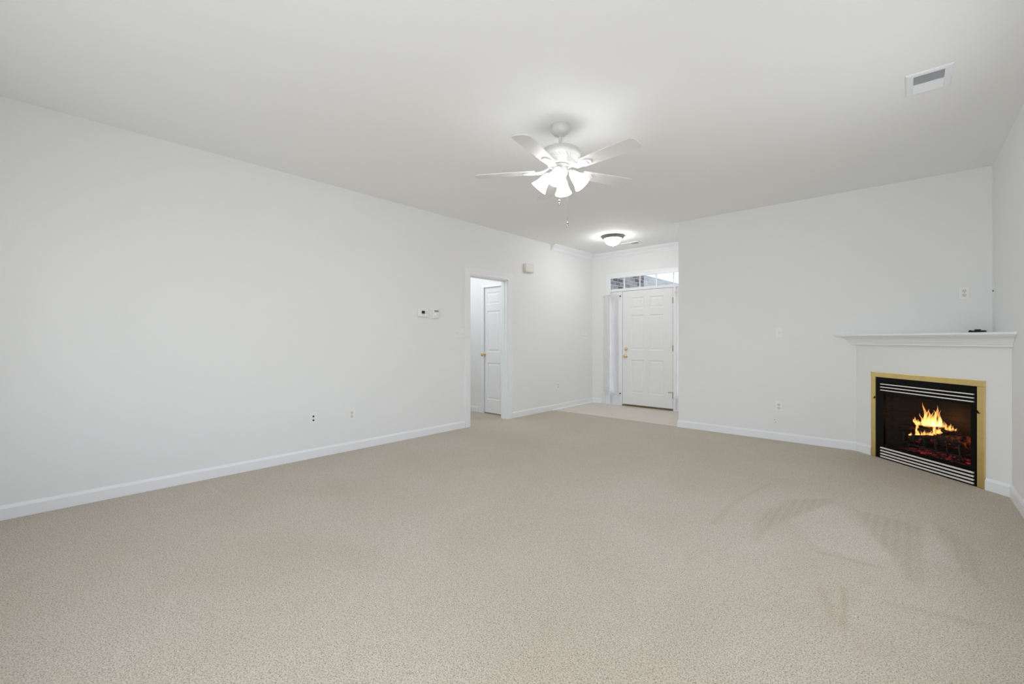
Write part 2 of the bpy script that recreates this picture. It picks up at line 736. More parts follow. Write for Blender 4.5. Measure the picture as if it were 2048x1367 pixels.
# unseen rear wall; its two windows are added to let light in
RW = [(-3.50, -1.90), (-1.45, .15)]
RZ0, RZ1 = .65, 2.2
bm = B()
xs = [XL] + [v for w in RW for v in w] + [XR]
for a, b_ in zip(xs[::2], xs[1::2]): box(bm, a, b_, YR - T, YR, 0, H)
for a, b_ in RW:
    box(bm, a, b_, YR - T, YR, 0, RZ0)
    box(bm, a, b_, YR - T, YR, RZ1, H)
struct('wall_rear', bm, WALL)
for k, (a, b_) in enumerate(RW + SW):
    w = empty('window_%d' % (k + 4), (a, YR, RZ0), kind='structure')  # unseen windows, added to frame the light openings
    if k > 1:
        w.location = (XR, b_, RZ0)
        w.rotation_euler = (0, 0, -PI / 2)
    W_, H_ = b_ - a, RZ1 - RZ0
    bm = B()
    for z0, z1 in ((0, .05), (H_ - .05, H_), (H_ / 2 - .02, H_ / 2 + .02)): box(bm, 0, W_, .05, .09, z0, z1) if k > 1 else box(bm, 0, W_, -.09, -.05, z0, z1)
    for x0, x1 in ((0, .05), (W_ - .05, W_), (W_ / 2 - .03, W_ / 2 + .03)): box(bm, x0, x1, *((.05, .09) if k > 1 else (-.09, -.05)), .05, H_ - .05)
    obj('window_frame', bm, TRIM, w)
    bm = B()
    box(bm, .05, W_ - .05, *((.068, .072) if k > 1 else (-.072, -.068)), .05, H_ - .05)
    obj('window_pane', bm, GLASS, w)
    bm = B()
    box(bm, -.05, W_ + .05, *((-.04, 0) if k > 1 else (0, .04)), -.03, 0)
    obj('window_sill', bm, TRIM, w)

# front-door wall around the door unit
UX0, UX1, UZ = -4.06, -2.515, 2.355
bm = B()
box(bm, XL, UX0, YF, YF + T, 0, H)
box(bm, UX1, XF, YF, YF + T, 0, H)
box(bm, UX0, UX1, YF, YF + T, UZ, H)
struct('wall_front', bm, WALL)
# hall walls
CX0, CX1, CZ = -5.045, -4.535, 2.055
bm = B()
box(bm, HL, CX0, HY, HY + T, 0, H)
box(bm, CX1, XL - T, HY, HY + T, 0, H)
box(bm, CX0, CX1, HY, HY + T, CZ, H)
struct('wall_hall_back', bm, WALL)
bm = B()
box(bm, HL - T, HL, 2.6 - T, HY + T, 0, H)
struct('wall_hall_left', bm, WALL)
bm = B()
box(bm, HL, XL - T, 2.6 - T, 2.6, 0, H)
struct('wall_hall_front', bm, WALL)

# ------------------------------------------------------------------ mouldings
BASE = [(0, 0), (.013, 0), (.013, .072), (.010, .080), (.0055, .088), (.004, .092), (0, .092)]
SHOE = [(.013, 0), (.029, 0), (.028, .007), (.024, .012), (.018, .0155), (.013, .017)]


def base(name, path, prof=BASE):
    bm = B()
    sweep(bm, [(x, y, 0) for x, y in path], prof, (0, 0, 1))
    return struct(name, bm, TRIM)


FA = Vector((-.38, 5.85)); FT = Vector((.70711, -.70711))
fp = lambda s: tuple(FA + FT * s)
# the side vector Z x dir points into the room when the room lies left of the travel direction
base('baseboard_left', [(XL, 3.899), (XL, YR)])
base('baseboard_foyer', [(UX0 - .092, YF), (XL, YF), (XL, 4.842)])
base('baseboard_back', [fp(.184), tuple(FA), (XF, YB), (XF, YF)])
base('baseboard_right', [(XR, YR), (XR, YB - .97), fp(1.203)])
base('baseboard_hall', [(CX0 - .066, HY), (HL, HY), (HL, 2.6)])
base('trim_2', [(UX0 - .092, YF), (XL, YF), (XL, YB - .03)], SHOE)

CAS = [(0, 0), (0, .010), (.012, .013), (.03, .013), (.055, .016), (.078, .019), (.088, .019), (.088, 0)]
bm = B()
# casing of the opening (wall normal +X); inner edge path, profile grows outward
RV = .006
sweep(bm, [(XL, D0 + RV, 0), (XL, D0 + RV, DH - RV), (XL, D1 - RV, DH - RV), (XL, D1 - RV, 0)], [(u, v) for u, v in CAS], (1, 0, 0))
struct('trim_3', bm, TRIM)
bm = B()
box(bm, XL - T - .002, XL + .0005, D0 - .001, D0 + .017, 0, DH)
box(bm, XL - T - .002, XL + .0005, D1 - .017, D1 + .001, 0, DH)
box(bm, XL - T - .002, XL + .0005, D0 - .001, D1 + .001, DH - .017, DH + .001)
box(bm, XL - .085, XL - .05, D0 + .017, D0 + .027, 0, DH - .017)
box(bm, XL - .085, XL - .05, D1 - .027, D1 - .017, 0, DH - .017)
box(bm, XL - .085, XL - .05, D0 + .017, D1 - .017, DH - .027, DH - .017)
struct('trim_4', bm, TRIM)
# casing of the door unit (wall normal -Y)
bm = B()
sweep(bm, [(UX1, YF, 0), (UX1, YF, UZ), (UX0, YF, UZ), (UX0, YF, 0)], CAS, (0, -1, 0))
o = struct('trim_5', bm, TRIM)
# closet casing
bm = B()
sweep(bm, [(CX1, HY, 0), (CX1, HY, CZ), (CX0, HY, CZ), (CX0, HY, 0)], [(u * .72, v) for u, v in CAS], (0, -1, 0))
struct('trim_6', bm, TRIM)
# crown moulding round the foyer
CROWN = [(0, 0), (.092, 0), (.092, -.008), (.084, -.013), (.078, -.022), (.066, -.034), (.048, -.046), (.034, -.060), (.026, -.074), (.022, -.082), (.012, -.090), (.012, -.100), (0, -.100)]
bm = B()
sweep(bm, [(XF, YB + .004, H), (XF, YF, H), (XL, YF, H), (XL, 5.80, H)], CROWN, (0, 0, 1))
struct('trim_7', bm, TRIM)


# ------------------------------------------------------------------ panelled doors
def door_face(bm, W, Hh, th, panels):
    """slab with the decorated face at y=0 looking to -y, moulded recessed-and-raised panels"""
    xs = sorted({0, W} | {p[0] for p in panels} | {p[1] for p in panels})
    zs = sorted({0, Hh} | {p[2] for p in panels} | {p[3] for p in panels})
    V = {}

    def v(x, y, z):
        k = (round(x, 5), round(y, 5), round(z, 5))
        if k not in V: V[k] = bm.verts.new(k)
        return V[k]
    for x0, x1 in zip(xs, xs[1:]):
        for z0, z1 in zip(zs, zs[1:]):
            cx, cz = (x0 + x1) / 2, (z0 + z1) / 2
            if any(p[0] < cx < p[1] and p[2] < cz < p[3] for p in panels): continue
            bm.faces.new((v(x0, 0, z0), v(x1, 0, z0), v(x1, 0, z1), v(x0, 0, z1)))
    for (x0, x1, z0, z1) in panels:
        rings = []
        for off, d in ((0, 0), (.004, .005), (.012, .009), (.022, .009), (.045, .003)):
            rings.append([v(x0 + off, d, z0 + off), v(x1 - off, d, z0 + off), v(x1 - off, d, z1 - off), v(x0 + off, d, z1 - off)])
        for a, b_ in zip(rings, rings[1:]):
            for i in range(4):
                j = (i + 1) % 4
                bm.faces.new((a[i], a[j], b_[j], b_[i]))
        bm.faces.new(rings[-1])
    # sides and back
    for i in range(len(xs) - 1):
        for zz in (0, Hh):
            bm.faces.new((v(xs[i], 0, zz), v(xs[i + 1], 0, zz), v(xs[i + 1], th, zz), v(xs[i], th, zz)))
    for i in range(len(zs) - 1):
        for xx in (0, W):
            bm.faces.new((v(xx, 0, zs[i]), v(xx, 0, zs[i + 1]), v(xx, th, zs[i + 1]), v(xx, th, zs[i])))
    bk = [v(x, th, 0) for x in xs] + [v(W, th, z) for z in zs[1:]] + [v(x, th, Hh) for x in xs[::-1][1:]] + [v(0, th, z) for z in zs[::-1][1:-1]]
    bm.faces.new(bk)


RX90 = Matrix.Rotation(PI / 2, 4, 'X')       # lathe axis z -> -y


def knob_prof():
    return [(0, 0), (.032, 0), (.032, .004), (.028, .008), (.014, .010), (.011, .018), (.011, .026), (.017, .032), (.025, .040), (.028, .050), (.027, .058), (.020, .064), (0, .066)]


# front entry door
DX0, DW, DHh = -3.737, .899, 1.995
d1 = empty('door_1', (DX0, YF + .012, .030), kind='structure')
bm = B()
st, pw = .155, .245
c1, c2 = (st, st + pw), (DW - st - pw, DW - st)
pan = []
for a, b_ in (c1, c2):
    pan += [(a, b_, .205, .785), (a, b_, .955, 1.565), (a, b_, 1.68, 1.875)]
door_face(bm, DW, DHh, .044, pan)
obj('door_leaf', bm, DOOR, d1)
bm = B()
lathe(bm, knob_prof(), 24, Matrix.Translation((.062, 0, .847)) @ RX90)
obj('door_knob', bm, BRASSK, d1, smooth=True, label='round brass knob')
bm = B()
lathe(bm, [(0, 0), (.031, 0), (.031, .006), (.026, .012), (.014, .014), (0, .014)], 24, Matrix.Translation((.062, 0, .975)) @ RX90)
box(bm, .058, .066, -.026, -.012, .958, .992)
obj('deadbolt', bm, BRASSK, d1, smooth=True, label='brass thumb-turn deadbolt')
for z in (.217, .997, 1.784):
    bm = B()
    lathe(bm, [(.0065, -.05), (.0065, .05)], 12, Matrix.Translation((DW + .003, -.007, z)))
    box(bm, DW - .001, DW + .002, -.006, .03, z - .05, z + .05)
    obj('hinge', bm, HINGE, d1, smooth=True)
bm = B()
tube(bm, [(DW + .003, -.008, .272), (DW - .02, -.03, .272), (DW - .045, -.045, .27)], .003)
lathe(bm, [(.007, -.006), (.007, .006)], 10, Matrix.Translation((DW - .048, -.047, .27)))
obj('hinge_stop', bm, HINGE, d1, smooth=True)

# frame of the door unit: jambs, mullions, transom bar
bm = B()
MX = [(-3.790, -3.745), (-2.830, -2.785)]
for a, b_ in MX: box(bm, a, b_, YF + .004, YF + .11, 0, 2.032)
box(bm, UX0, UX1, YF + .002, YF + .11, 2.030, 2.072)
box(bm, UX0, -4.034, YF + .004, YF + .11, 0, 2.355)
box(bm, -2.542, UX1, YF + .004, YF + .11, 0, 2.355)
box(bm, -4.034, -2.542, YF + .004, YF + .11, 2.332, 2.355)
struct('trim_8', bm, TRIM, bevel=.002)
bm = B()
box(bm, -3.745, -2.830, YF - .004, YF + .10, 0, .020)
struct('trim_9', bm, THRESH, bevel=.003)

# transom window
w1 = empty('window_1', (-4.034, YF + .05, 2.072), kind='structure')
WW, WH = 1.492, .260
bm = B()
for i in range(1, 5):
    x = .007 + .2975 * i + .0
    box(bm, x - .007, x + .007, -.006, .010, .006, WH - .006)
obj('grille', bm, TRIM, w1)
bm = B()
box(bm, 0, WW, -.008, .012, 0, .010)
box(bm, 0, WW, -.008, .012, WH - .010, WH)
box(bm, 0, .010, -.008, .012, .010, WH - .010)
box(bm, WW - .010, WW, -.008, .012, .010, WH - .010)
obj('window_frame', bm, TRIM, w1)
bm = B()
box(bm, .005, WW - .005, .001, .004, .005, WH - .005)
obj('window_pane', bm, GLASS, w1)


def sidelight(name, x0, x1, g0, g1):
    w = empty(name, (x0, YF + .03, 0), kind='structure')
    W_ = x1 - x0
    a, b_ = g0 - x0, g1 - x0
    bm = B()
    box(bm, 0, a, 0, .045, .02, 2.03)
    box(bm, b_, W_, 0, .045, .02, 2.03)
    box(bm, a, b_, 0, .045, .02, .267)
    box(bm, a, b_, 0, .045, 1.90, 2.03)
    obj('window_frame', bm, TRIM, w, bevel=.002)
    bm = B()
    for z in (.582, .913, 1.229, 1.564): box(bm, a, b_, .012, .028, z - .008, z + .008)
    obj('grille', bm, TRIM, w)
    bm = B()
    box(bm, a, b_, .018, .022, .267, 1.90)
    obj('window_pane', bm, GLASS, w)
    bm = B()
    box(bm, 0, W_, -.03, .045, 0, .02)
    obj('window_sill', bm, TRIM, w)


sidelight('window_2', -4.034, -3.790, -4.006, -3.836)
sidelight('window_3', -2.785, -2.542, -2.745, -2.575)


# sheer curtains of the sidelights
def curtain(x0, x1, label):
    t = empty('sheer_curtain', (x0, YF - .028, .15), label=label, cat='curtain', group='sheer curtains on the door sidelights')
    W_ = x1 - x0
    bm = B()
    n, m = 90, 60
    z0, z1 = .060, 1.805
    rows = []
    rr = random.Random(3)
    ph = [rr.random() * 6 for _ in range(6)]
    for j in range(m + 1):
        v = j / m
        z = z0 + (z1 - z0) * v
        row = []
        for i in range(n + 1):
            u = i / n
            A = .0055 + .004 * abs(2 * v - 1)
            y = A * math.sin(u * 62 + ph[0] + .4 * math.sin(v * 5)) + .003 * math.sin(u * 23 + ph[1] + v * 3)
            row.append(bm.verts.new((W_ * u, y, z)))
        rows.append(row)
    # ruffles below and above the rods
    low = []
    for i in range(n + 1):
        u = i / n
        low.append(bm.verts.new((W_ * u, -.006 + .012 * math.sin(u * 62 + ph[0]), .012 + .012 * math.sin(u * 41 + 1))))
    top = []
    for i in range(n + 1):
        u = i / n
        top.append(bm.verts.new((W_ * u, .010 * math.sin(u * 70 + 1), z1 + .022 + .004 * math.sin(u * 50))))
    rows = [low] + rows + [top]
    for a, b_ in zip(rows, rows[1:]):
        for i in range(n): bm.faces.new((a[i], a[i + 1], b_[i + 1], b_[i]))
    c = obj('voile_panel', bm, SHEER, t, smooth=True)
    for z in (z0, z1 - .012):
        bm = B()
        tube(bm, [(-.012, -.001, z), (W_ + .030, -.001, z)], .0035)
        for x in (-.012, W_ + .030):
            box(bm, x - .004, x + .004, -.006, .028, z - .008, z + .008)
        obj('curtain_rod', bm, TRIM, t)
        bm = B()
        box(bm, W_ + .026, W_ + .036, -.012, .026, z - .010, z + .010)
        obj('rod_hook', bm, SLOT, t, label='dark rod hook')
    return t


curtain(-4.108, -3.803, 'white sheer gathered curtain covering the full sidelight left of the front door')
curtain(-2.78, -2.49, 'white sheer curtain on the sidelight right of the front door, mostly behind the wall edge')

# closet door in the hall
d2 = empty('door_2', (CX0 + .004, HY + .010, .018), kind='structure')
W2 = CX1 - CX0 - .008
bm = B()
a0, a1 = .112, W2 - .112
door_face(bm, W2, 2.03, .035, [(a0, a1, .205, .785), (a0, a1, .955, 1.600), (a0, a1, 1.705, 1.895)])
obj('door_leaf', bm, DOOR, d2)
bm = B()
lathe(bm, knob_prof(), 24, Matrix.Translation((.058, 0, .915)) @ RX90)
obj('door_knob', bm, BRASSK, d2, smooth=True, label='round brass knob')
bm = B()
box(bm, -.004, .004, -.004, .02, .885, .945)
obj('latch_plate', bm, BRASSK, d2)
for z in (.25, 1.82):
    bm = B()
    lathe(bm, [(.006, -.045), (.006, .045)], 10, Matrix.Translation((W2 + .002, -.006, z)))
    obj('hinge', bm, HINGE, d2, smooth=True)

# ------------------------------------------------------------------ outside the front door
bm = B()
box(bm, -5.2, -.5, YF + T, 9.4, -.12, -.02)
struct('trim_10', bm, CONC)
bm = B()
box(bm, -14, 10, 9.4, 30, -.25, -.15)
struct('floor', bm, GRASS)
bm = B()
box(bm, -4.62, -4.30, YF + T, 9.15, -.1, 3.3)
struct('wall_porch', bm, BRICK)
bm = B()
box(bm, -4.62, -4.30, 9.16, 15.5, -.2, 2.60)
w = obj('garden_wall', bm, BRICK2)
tag(w, 'brick wall with sunlight put into its pale colour, seen through the transom beyond the porch', 'wall')

# ------------------------------------------------------------------ corner fireplace
FR = -PI / 4
L = .97 * math.sqrt(2)
OX0, OX1, OZ = .196, 1.192, .835
ch = empty('wall_fireplace', (FA.x, FA.y, 0), FR, kind='structure')
bm = B()
box(bm, .0, OX0, .0, .03, 0, 1.19)
box(bm, OX1, L, .0, .03, 0, 1.19)
box(bm, OX0, OX1, .0, .03, OZ, 1.19)
# trim the panel ends along the two room walls
for v in bm.verts:
    if v.co.x < 1e-4: v.co.x = v.co.y + .0005
    if v.co.x > L - 1e-4: v.co.x = L - v.co.y - .0005
obj('wall_panel', bm, WALL, ch)

mt = empty('mantel_shelf', (FA.x, FA.y, 1.11), FR, label='white moulded mantel shelf spanning the corner above the fireplace', cat='mantel shelf')
PROF = [(.0, 0), (.030, 0), (.036, .004), (.036, .018), (.040, .022), (.046, .022), (.046, .030), (.052, .034), (.056, .045), (.064, .060),
        (.080, .074), (.100, .082), (.104, .084), (.104, .090), (.135, .092), (.138, .096), (.138, .110), (.135, .113), (0, .113)]
bm = B()
va, vb = [], []
for u, z in PROF:
    va.append(bm.verts.new((-u + .001, -u, z)))
    vb.append(bm.verts.new((L + u - .001, -u, z)))
for i in range(len(PROF)):
    j = (i + 1) % len(PROF)
    bm.faces.new((va[i], va[j], vb[j], vb[i]))
bm.faces.new(va[::-1]); bm.faces.new(vb)
obj('cornice', bm, TRIM, mt)
bm = B()
dd = L / 2
tri = [(.002, .0005), (L - .002, .0005), (dd, dd - .002)]
lo = [bm.verts.new((x, y, .083)) for x, y in tri]; hi = [bm.verts.new((x, y, .113)) for x, y in tri]
bm.faces.new(lo[::-1]); bm.faces.new(hi)
for i in range(3): bm.faces.new((lo[i], lo[(i + 1) % 3], hi[(i + 1) % 3], hi[i]))
obj('shelf_board', bm, TRIM, mt)

fi = empty('gas_fireplace', (FA.x, FA.y, 0), FR, label='black corner fireplace insert with brass surround and silver louvers', cat='fireplace')
bx0, bx1, bz = .187, 1.200, .845
for nm, (x0, x1, z0, z1, y0) in {'t': (bx0 - .001, bx1 + .001, bz - .048, bz, -.016), 'l': (bx0, bx0 + .052, .002, bz - .048, -.013), 'r': (bx1 - .052, bx1, .002, bz - .048, -.013)}.items():
    bm = B()
    box(bm, x0, x1, y0, -.0005, z0, z1)
    obj('brass_trim', bm, BRASS, fi, bevel=.003)
ix0, ix1, itop = bx0 + .052, bx1 - .052, bz - .048
gx0, gx1, gz0, gz1 = .318, 1.095, .140, .640
bm = B()
box(bm, ix0, gx0, -.002, .02, .002, itop)
box(bm, gx1, ix1, -.002, .02, .002, itop)
box(bm, gx0, gx1, -.002, .02, gz1, .662)
box(bm, gx0, gx1, -.002, .02, .745, itop)
box(bm, gx0, gx1, -.002, .02, .125, gz0)
box(bm, gx0, gx1, -.002, .02, .002, .010)
box(bm, gx0, gx1, .014, .018, .002, .14)      # dark backs behind the louvers
box(bm, gx0, gx1, .014, .018, .64, itop)
obj('face_panel', bm, BLACK, fi)
for z in (.731, .7015, .672):
    bm = B()
    box(bm, .292, 1.122, -.014, .002, z - .0048, z + .0048)
    obj('louver', bm, CHROME, fi, bevel=.002)
for z in (.106, .077, .0485, .021):
    bm = B()
    box(bm, .292, 1.122, -.014, .002, z - .0072, z + .0072)
    obj('louver', bm, CHROME, fi, bevel=.003)
for x, z, s in ((ix0 - .001, .585, -1), (ix1 + .001, .590, 1)):
    bm = B()
    p = [(x, z + .022), (x + s * .020, z - .006), (x, z - .002)]
    a = [bm.verts.new((q[0], -.019, q[1])) for q in p]; b_ = [bm.verts.new((q[0], -.013, q[1])) for q in p]
    bm.faces.new(a); bm.faces.new(b_[::-1])
    for i in range(3): bm.faces.new((a[i], a[(i + 1) % 3], b_[(i + 1) % 3], b_[i]))
    obj('mesh_tab', bm, BLACK, fi)
bm = B()
box(bm, gx0, gx1, .006, .010, gz0, gz1)
obj('glass_door', bm, FGLASS, fi)
# firebox: splayed sides, back, floor and top
bm = B()
q = [(gx0 - .01, .022), (gx1 + .01, .022), (gx1 - .115, .37), (gx0 + .115, .37)]
lo = [bm.verts.new((x, y, .118)) for x, y in q]; hi = [bm.verts.new((x, y, .655)) for x, y in q]
bm.faces.new(lo); bm.faces.new(hi)
for i in (1, 2, 3): bm.faces.new((lo[i], lo[(i + 1) % 4], hi[(i + 1) % 4], hi[i]))
obj('firebox', bm, FIREBRICK, fi)

fr_loc = (FA.x, FA.y, 0)
# grate
gr = empty('fire_grate', fr_loc, FR, label='black iron grate holding the burning logs in the firebox', cat='grate')
bm = B()
for x in (.43, .53, .63, .73, .83, .93):
    tube(bm, [(x, .09, .285), (x, .095, .200), (x, .11, .188), (x, .27, .190), (x, .29, .23)], .008, 8)
for y in (.12, .26): tube(bm, [(.41, y, .178), (.95, y, .178)], .008, 8)
obj('grate_bars', bm, IRON, gr, smooth=True)
for x in (.45, .91):
    for y in (.12, .26):
        bm = B()
        tube(bm, [(x, y, .172), (x, y, .1185)], .008, 8)
        obj('grate_foot', bm, IRON, gr, smooth=True)
# ember bed
bm = B()
n, m = 64, 24
rr = random.Random(5)
G = []
for j in range(m + 1):
    row = []
    for i in range(n + 1):
        u, v = i / n, j / m
        e = math.sin(PI * u) ** .6 * math.sin(PI * v) ** .5 if 0 < u < 1 and 0 < v < 1 else 0
        row.append(bm.verts.new((.40 + .54 * u, .075 + .22 * v, .1195 + .036 * e * (.6 + .7 * rr.random()))))
    G.append(row)
for j in range(m):
    for i in range(n): bm.faces.new((G[j][i], G[j][i + 1], G[j + 1][i + 1], G[j + 1][i]))
o = obj('ember_bed', bm, EMBER)
o.location = fr_loc; o.rotation_euler = (0, 0, FR)
o['kind'] = 'stuff'
tag(o, 'glowing red embers under the grate in the fireplace', 'embers')


def fire_log(p0, p1, r0, r1, label, seed, bend=.01):
    rr = random.Random(seed)
    p0, p1 = Vector(p0), Vector(p1)
    t = (p1 - p0).normalized()
    s = t.cross(Vector((0, 0, 1))).normalized(); u = s.cross(t)
    n, m = 18, 22
    ph = [rr.random() * 6.28 for _ in range(6)]
    bm = B()
    rings = []
    for i in range(m + 1):
        k = i / m
        c = p0.lerp(p1, k) + u * bend * math.sin(PI * k) + s * bend * .6 * math.sin(2.3 * PI * k + ph[0])
        r = (r0 + (r1 - r0) * k)
        row = []
        for a in range(n):
            th = 2 * PI * a / n
            rad = r * (1 + .10 * math.sin(3 * th + ph[1] + k * 2) + .07 * math.sin(5 * th + ph[2] - k * 4) + .06 * math.sin(9 * k * PI + th * 2 + ph[3]) + .05 * rr.uniform(-1, 1))
            jag = (0.25 * r * rr.uniform(-1, 1)) if i in (0, m) else 0
            row.append(bm.verts.new(c + (s * math.cos(th) + u * math.sin(th)) * rad + t * jag))
        rings.append(row)
    for a, b_ in zip(rings, rings[1:]):
        for i in range(n):
            j = (i + 1) % n
            bm.faces.new((a[i], a[j], b_[j], b_[i]))
    for ring, sgn in ((rings[0], -1), (rings[-1], 1)):
        c = sum((v.co for v in ring), Vector()) / n
        cv = bm.verts.new(c - t * sgn * .006)
        for i in range(n): bm.faces.new((ring[i], ring[(i + 1) % n], cv))
    o = obj('fire_log', bm, LOG, smooth=True)
    o.location = fr_loc; o.rotation_euler = (0, 0, FR)
    tag(o, label, 'log', 'burning logs in the fireplace')
    return o


fire_log((.47, .135, .232), (.945, .150, .300), .030, .056, 'thick charred front log, its fat end raised at the right of the fire', 1)
fire_log((.42, .235, .250), (.90, .225, .245), .036, .034, 'straight charred log lying behind the front log at grate level', 2)
fire_log((.37, .20, .375), (.69, .255, .325), .014, .030, 'thin log slanting from the upper left into the flames', 3)
fire_log((.36, .15, .318), (.62, .20, .305), .015, .024, 'short log with an orange glowing edge at the left of the fire', 4)
fire_log((.60, .205, .345), (.86, .175, .372), .028, .020, 'log lying across the top of the pile among the flames', 6)


# flames
def flame(bm, lay, x, y, z, hgt, w, lean, seed, heat0=0.):
    rr = random.Random(seed)
    ph = [rr.random() * 6.28 for _ in range(4)]
    n, m = 14, 26
    rings = []
    for i in range(m + 1):
        k = i / m
        r = w * (math.sin(PI * min(1, (k * .92 + .10)) ** .62) ** 1.0) * (1 - k) ** .35 + .0006
        r *= 1 + .22 * math.sin(k * 9 + ph[0])
        cx = x + lean * k ** 1.5 + w * .55 * math.sin(k * 6.5 + ph[1]) * k
        cy = y + w * .3 * math.sin(k * 5 + ph[2]) * k
        row = []
        for a in range(n):
            th = 2 * PI * a / n
            rad = r * (1 + .12 * math.sin(2 * th + ph[3] + k * 4))
            v = bm.verts.new((cx + rad * math.cos(th), cy + rad * .55 * math.sin(th), z + hgt * k))
            v[lay] = heat0 + (1 - heat0) * k
            row.append(v)
        rings.append(row)
    for a, b_ in zip(rings, rings[1:]):
        for i in range(n):
            j = (i + 1) % n
            bm.faces.new((a[i], a[j], b_[j], b_[i]))


bm = B()
lay = bm.verts.layers.float.new('heat')
F = [(.548, .185, .365, .215, .022, -.010, 1), (.570, .195, .37, .150, .018, .006, 21), (.528, .19, .37, .105, .015, -.028, 2), (.645, .175, .375, .200, .020, .026, 3), (.622, .18, .37, .150, .016, .004, 4),
     (.668, .19, .37, .165, .014, .014, 22), (.694, .17, .365, .150, .013, .008, 5), (.712, .175, .365, .100, .012, -.01, 23), (.478, .17, .365, .070, .013, -.010, 6), (.455, .17, .385, .045, .009, .012, 16), (.498, .175, .37, .05, .012, .006, 24),
     (.520, .13, .27, .075, .010, .0, 7), (.548, .12, .275, .050, .010, .01, 8), (.575, .125, .28, .045, .009, -.004, 25), (.605, .12, .285, .06, .010, .0, 9), (.632, .12, .29, .04, .010, .004, 26), (.655, .115, .295, .055, .011, .012, 10),
     (.678, .115, .30, .045, .010, .0, 27), (.700, .11, .325, .115, .011, -.005, 11), (.722, .12, .335, .055, .012, .008, 12), (.742, .12, .345, .04, .010, .006, 28),
     (.770, .15, .375, .070, .009, -.016, 13), (.795, .15, .375, .062, .009, .016, 14), (.815, .155, .378, .045, .008, .010, 15), (.835, .16, .378, .03, .007, .012, 29), (.500, .15, .31, .105, .009, .004, 17),
     (.585, .20, .37, .09, .024, .0, 18), (.47, .115, .262, .03, .013, .02, 19), (.66, .19, .37, .09, .020, .02, 20), (.610, .21, .37, .07, .022, -.01, 30)]
for x, y, z, h_, w_, ln, sd in F:
    flame(bm, lay, x, y, z, h_, w_ * 1.35, ln, sd)
    flame(bm, lay, x - .008, y + .02, z - .01, h_ * .8, w_ * 1.5, -ln, sd + 90, .35)
    flame(bm, lay, x + ln * .2, y, z, h_ * .62, w_ * .6, ln * .5, sd + 50, -.3)
o = obj('flames', bm, FLAME, smooth=True)
o.location = fr_loc; o.rotation_euler = (0, 0, FR)
o['kind'] = 'stuff'
tag(o, 'yellow and orange flames rising from the logs in the fireplace', 'flames')
p = FA + FT * .66 + Vector((.70711, .70711)) * .30
add_light('fire_glow', 'POINT', (p.x, p.y, .46), .35, (1, .36, .09), radius=.05)
p = FA + FT * .985 + Vector((.70711, .70711)) * .285
add_light('fire_glow', 'POINT', (p.x, p.y, .36), .7, (1, .27, .05), radius=.02)

# black cable with its plug on the mantel corner
cb = empty('cable_coil', (.485, 5.72, 1.2235), 0, label='small black coiled cable with plug lying on the mantel corner', cat='cable')
bm = B()
pts = []
for i in range(90):
    a = i / 90 * 2 * PI * 2.6
    pts.append((.05 * math.cos(a) * (1 + .08 * math.sin(i)), .075 * math.sin(a), .006 + .018 * i / 90 + .003 * math.sin(3 * a)))
pts += [(.0, .09, .02), (-.05, .07, .006), (-.08, .03, .005), (-.10, .05, .005)]
tube(bm, pts, .005, 8)
obj('cord', bm, CABLE, cb, smooth=True)
bm = B()
box(bm, -.02, .02, -.03, .02, .0, .036)
obj('power_plug', bm, CABLE, cb, bevel=.005)

# ------------------------------------------------------------------ ceiling fan
VA = math.degrees(YAW) + 90.0            # azimuth of the viewing direction
fan = empty('ceiling_fan', (-1.889, 2.635, H), label='white five-blade ceiling fan with four lit bell shades on the living room ceiling', cat='ceiling fan')
bm = B()
lathe(bm, [(0, -.001), (.064, -.001), (.0665, -.004), (.0665, -.034), (.0655, -.038), (.0655, -.043), (.060, -.053), (.050, -.063), (.036, -.072), (.024, -.075), (.0, -.075)], 48)
obj('canopy', bm, FANW, fan, smooth=True)
bm = B()
lathe(bm, [(.0115, -.070), (.0115, -.168)], 20)
lathe(bm, [(.020, -.070), (.020, -.080)], 20)
obj('down_rod', bm, FANW, fan, smooth=True)
bm = B()
lathe(bm, [(0, -.158), (.026, -.158), (.060, -.161), (.095, -.168), (.125, -.180), (.144, -.194), (.151, -.208), (.151, -.220), (.143, -.234), (.128, -.246), (.112, -.258), (.104, -.268), (.100, -.282), (.092, -.292), (0, -.292)], 64)
obj('motor_housing', bm, FANW, fan, smooth=True)
bm = B()       # rope-like vents round the lower housing
for i in range(30):
    a = 2 * PI * i / 30
    b2 = a + .14
    tube(bm, [(.131 * math.cos(a), .131 * math.sin(a), -.243), (.113 * math.cos(b2), .113 * math.sin(b2), -.262)], .0042, 6)
obj('vent_ring', bm, FANW, fan, smooth=True)
bm = B()
lathe(bm, [(.060, -.292), (.066, -.296), (.066, -.302), (.052, -.306), (.055, -.318), (.058, -.332), (.056, -.352), (.044, -.372), (.028, -.384), (.018, -.390), (.012, -.400), (0, -.403)], 48)
obj('switch_housing', bm, FANW, fan, smooth=True)

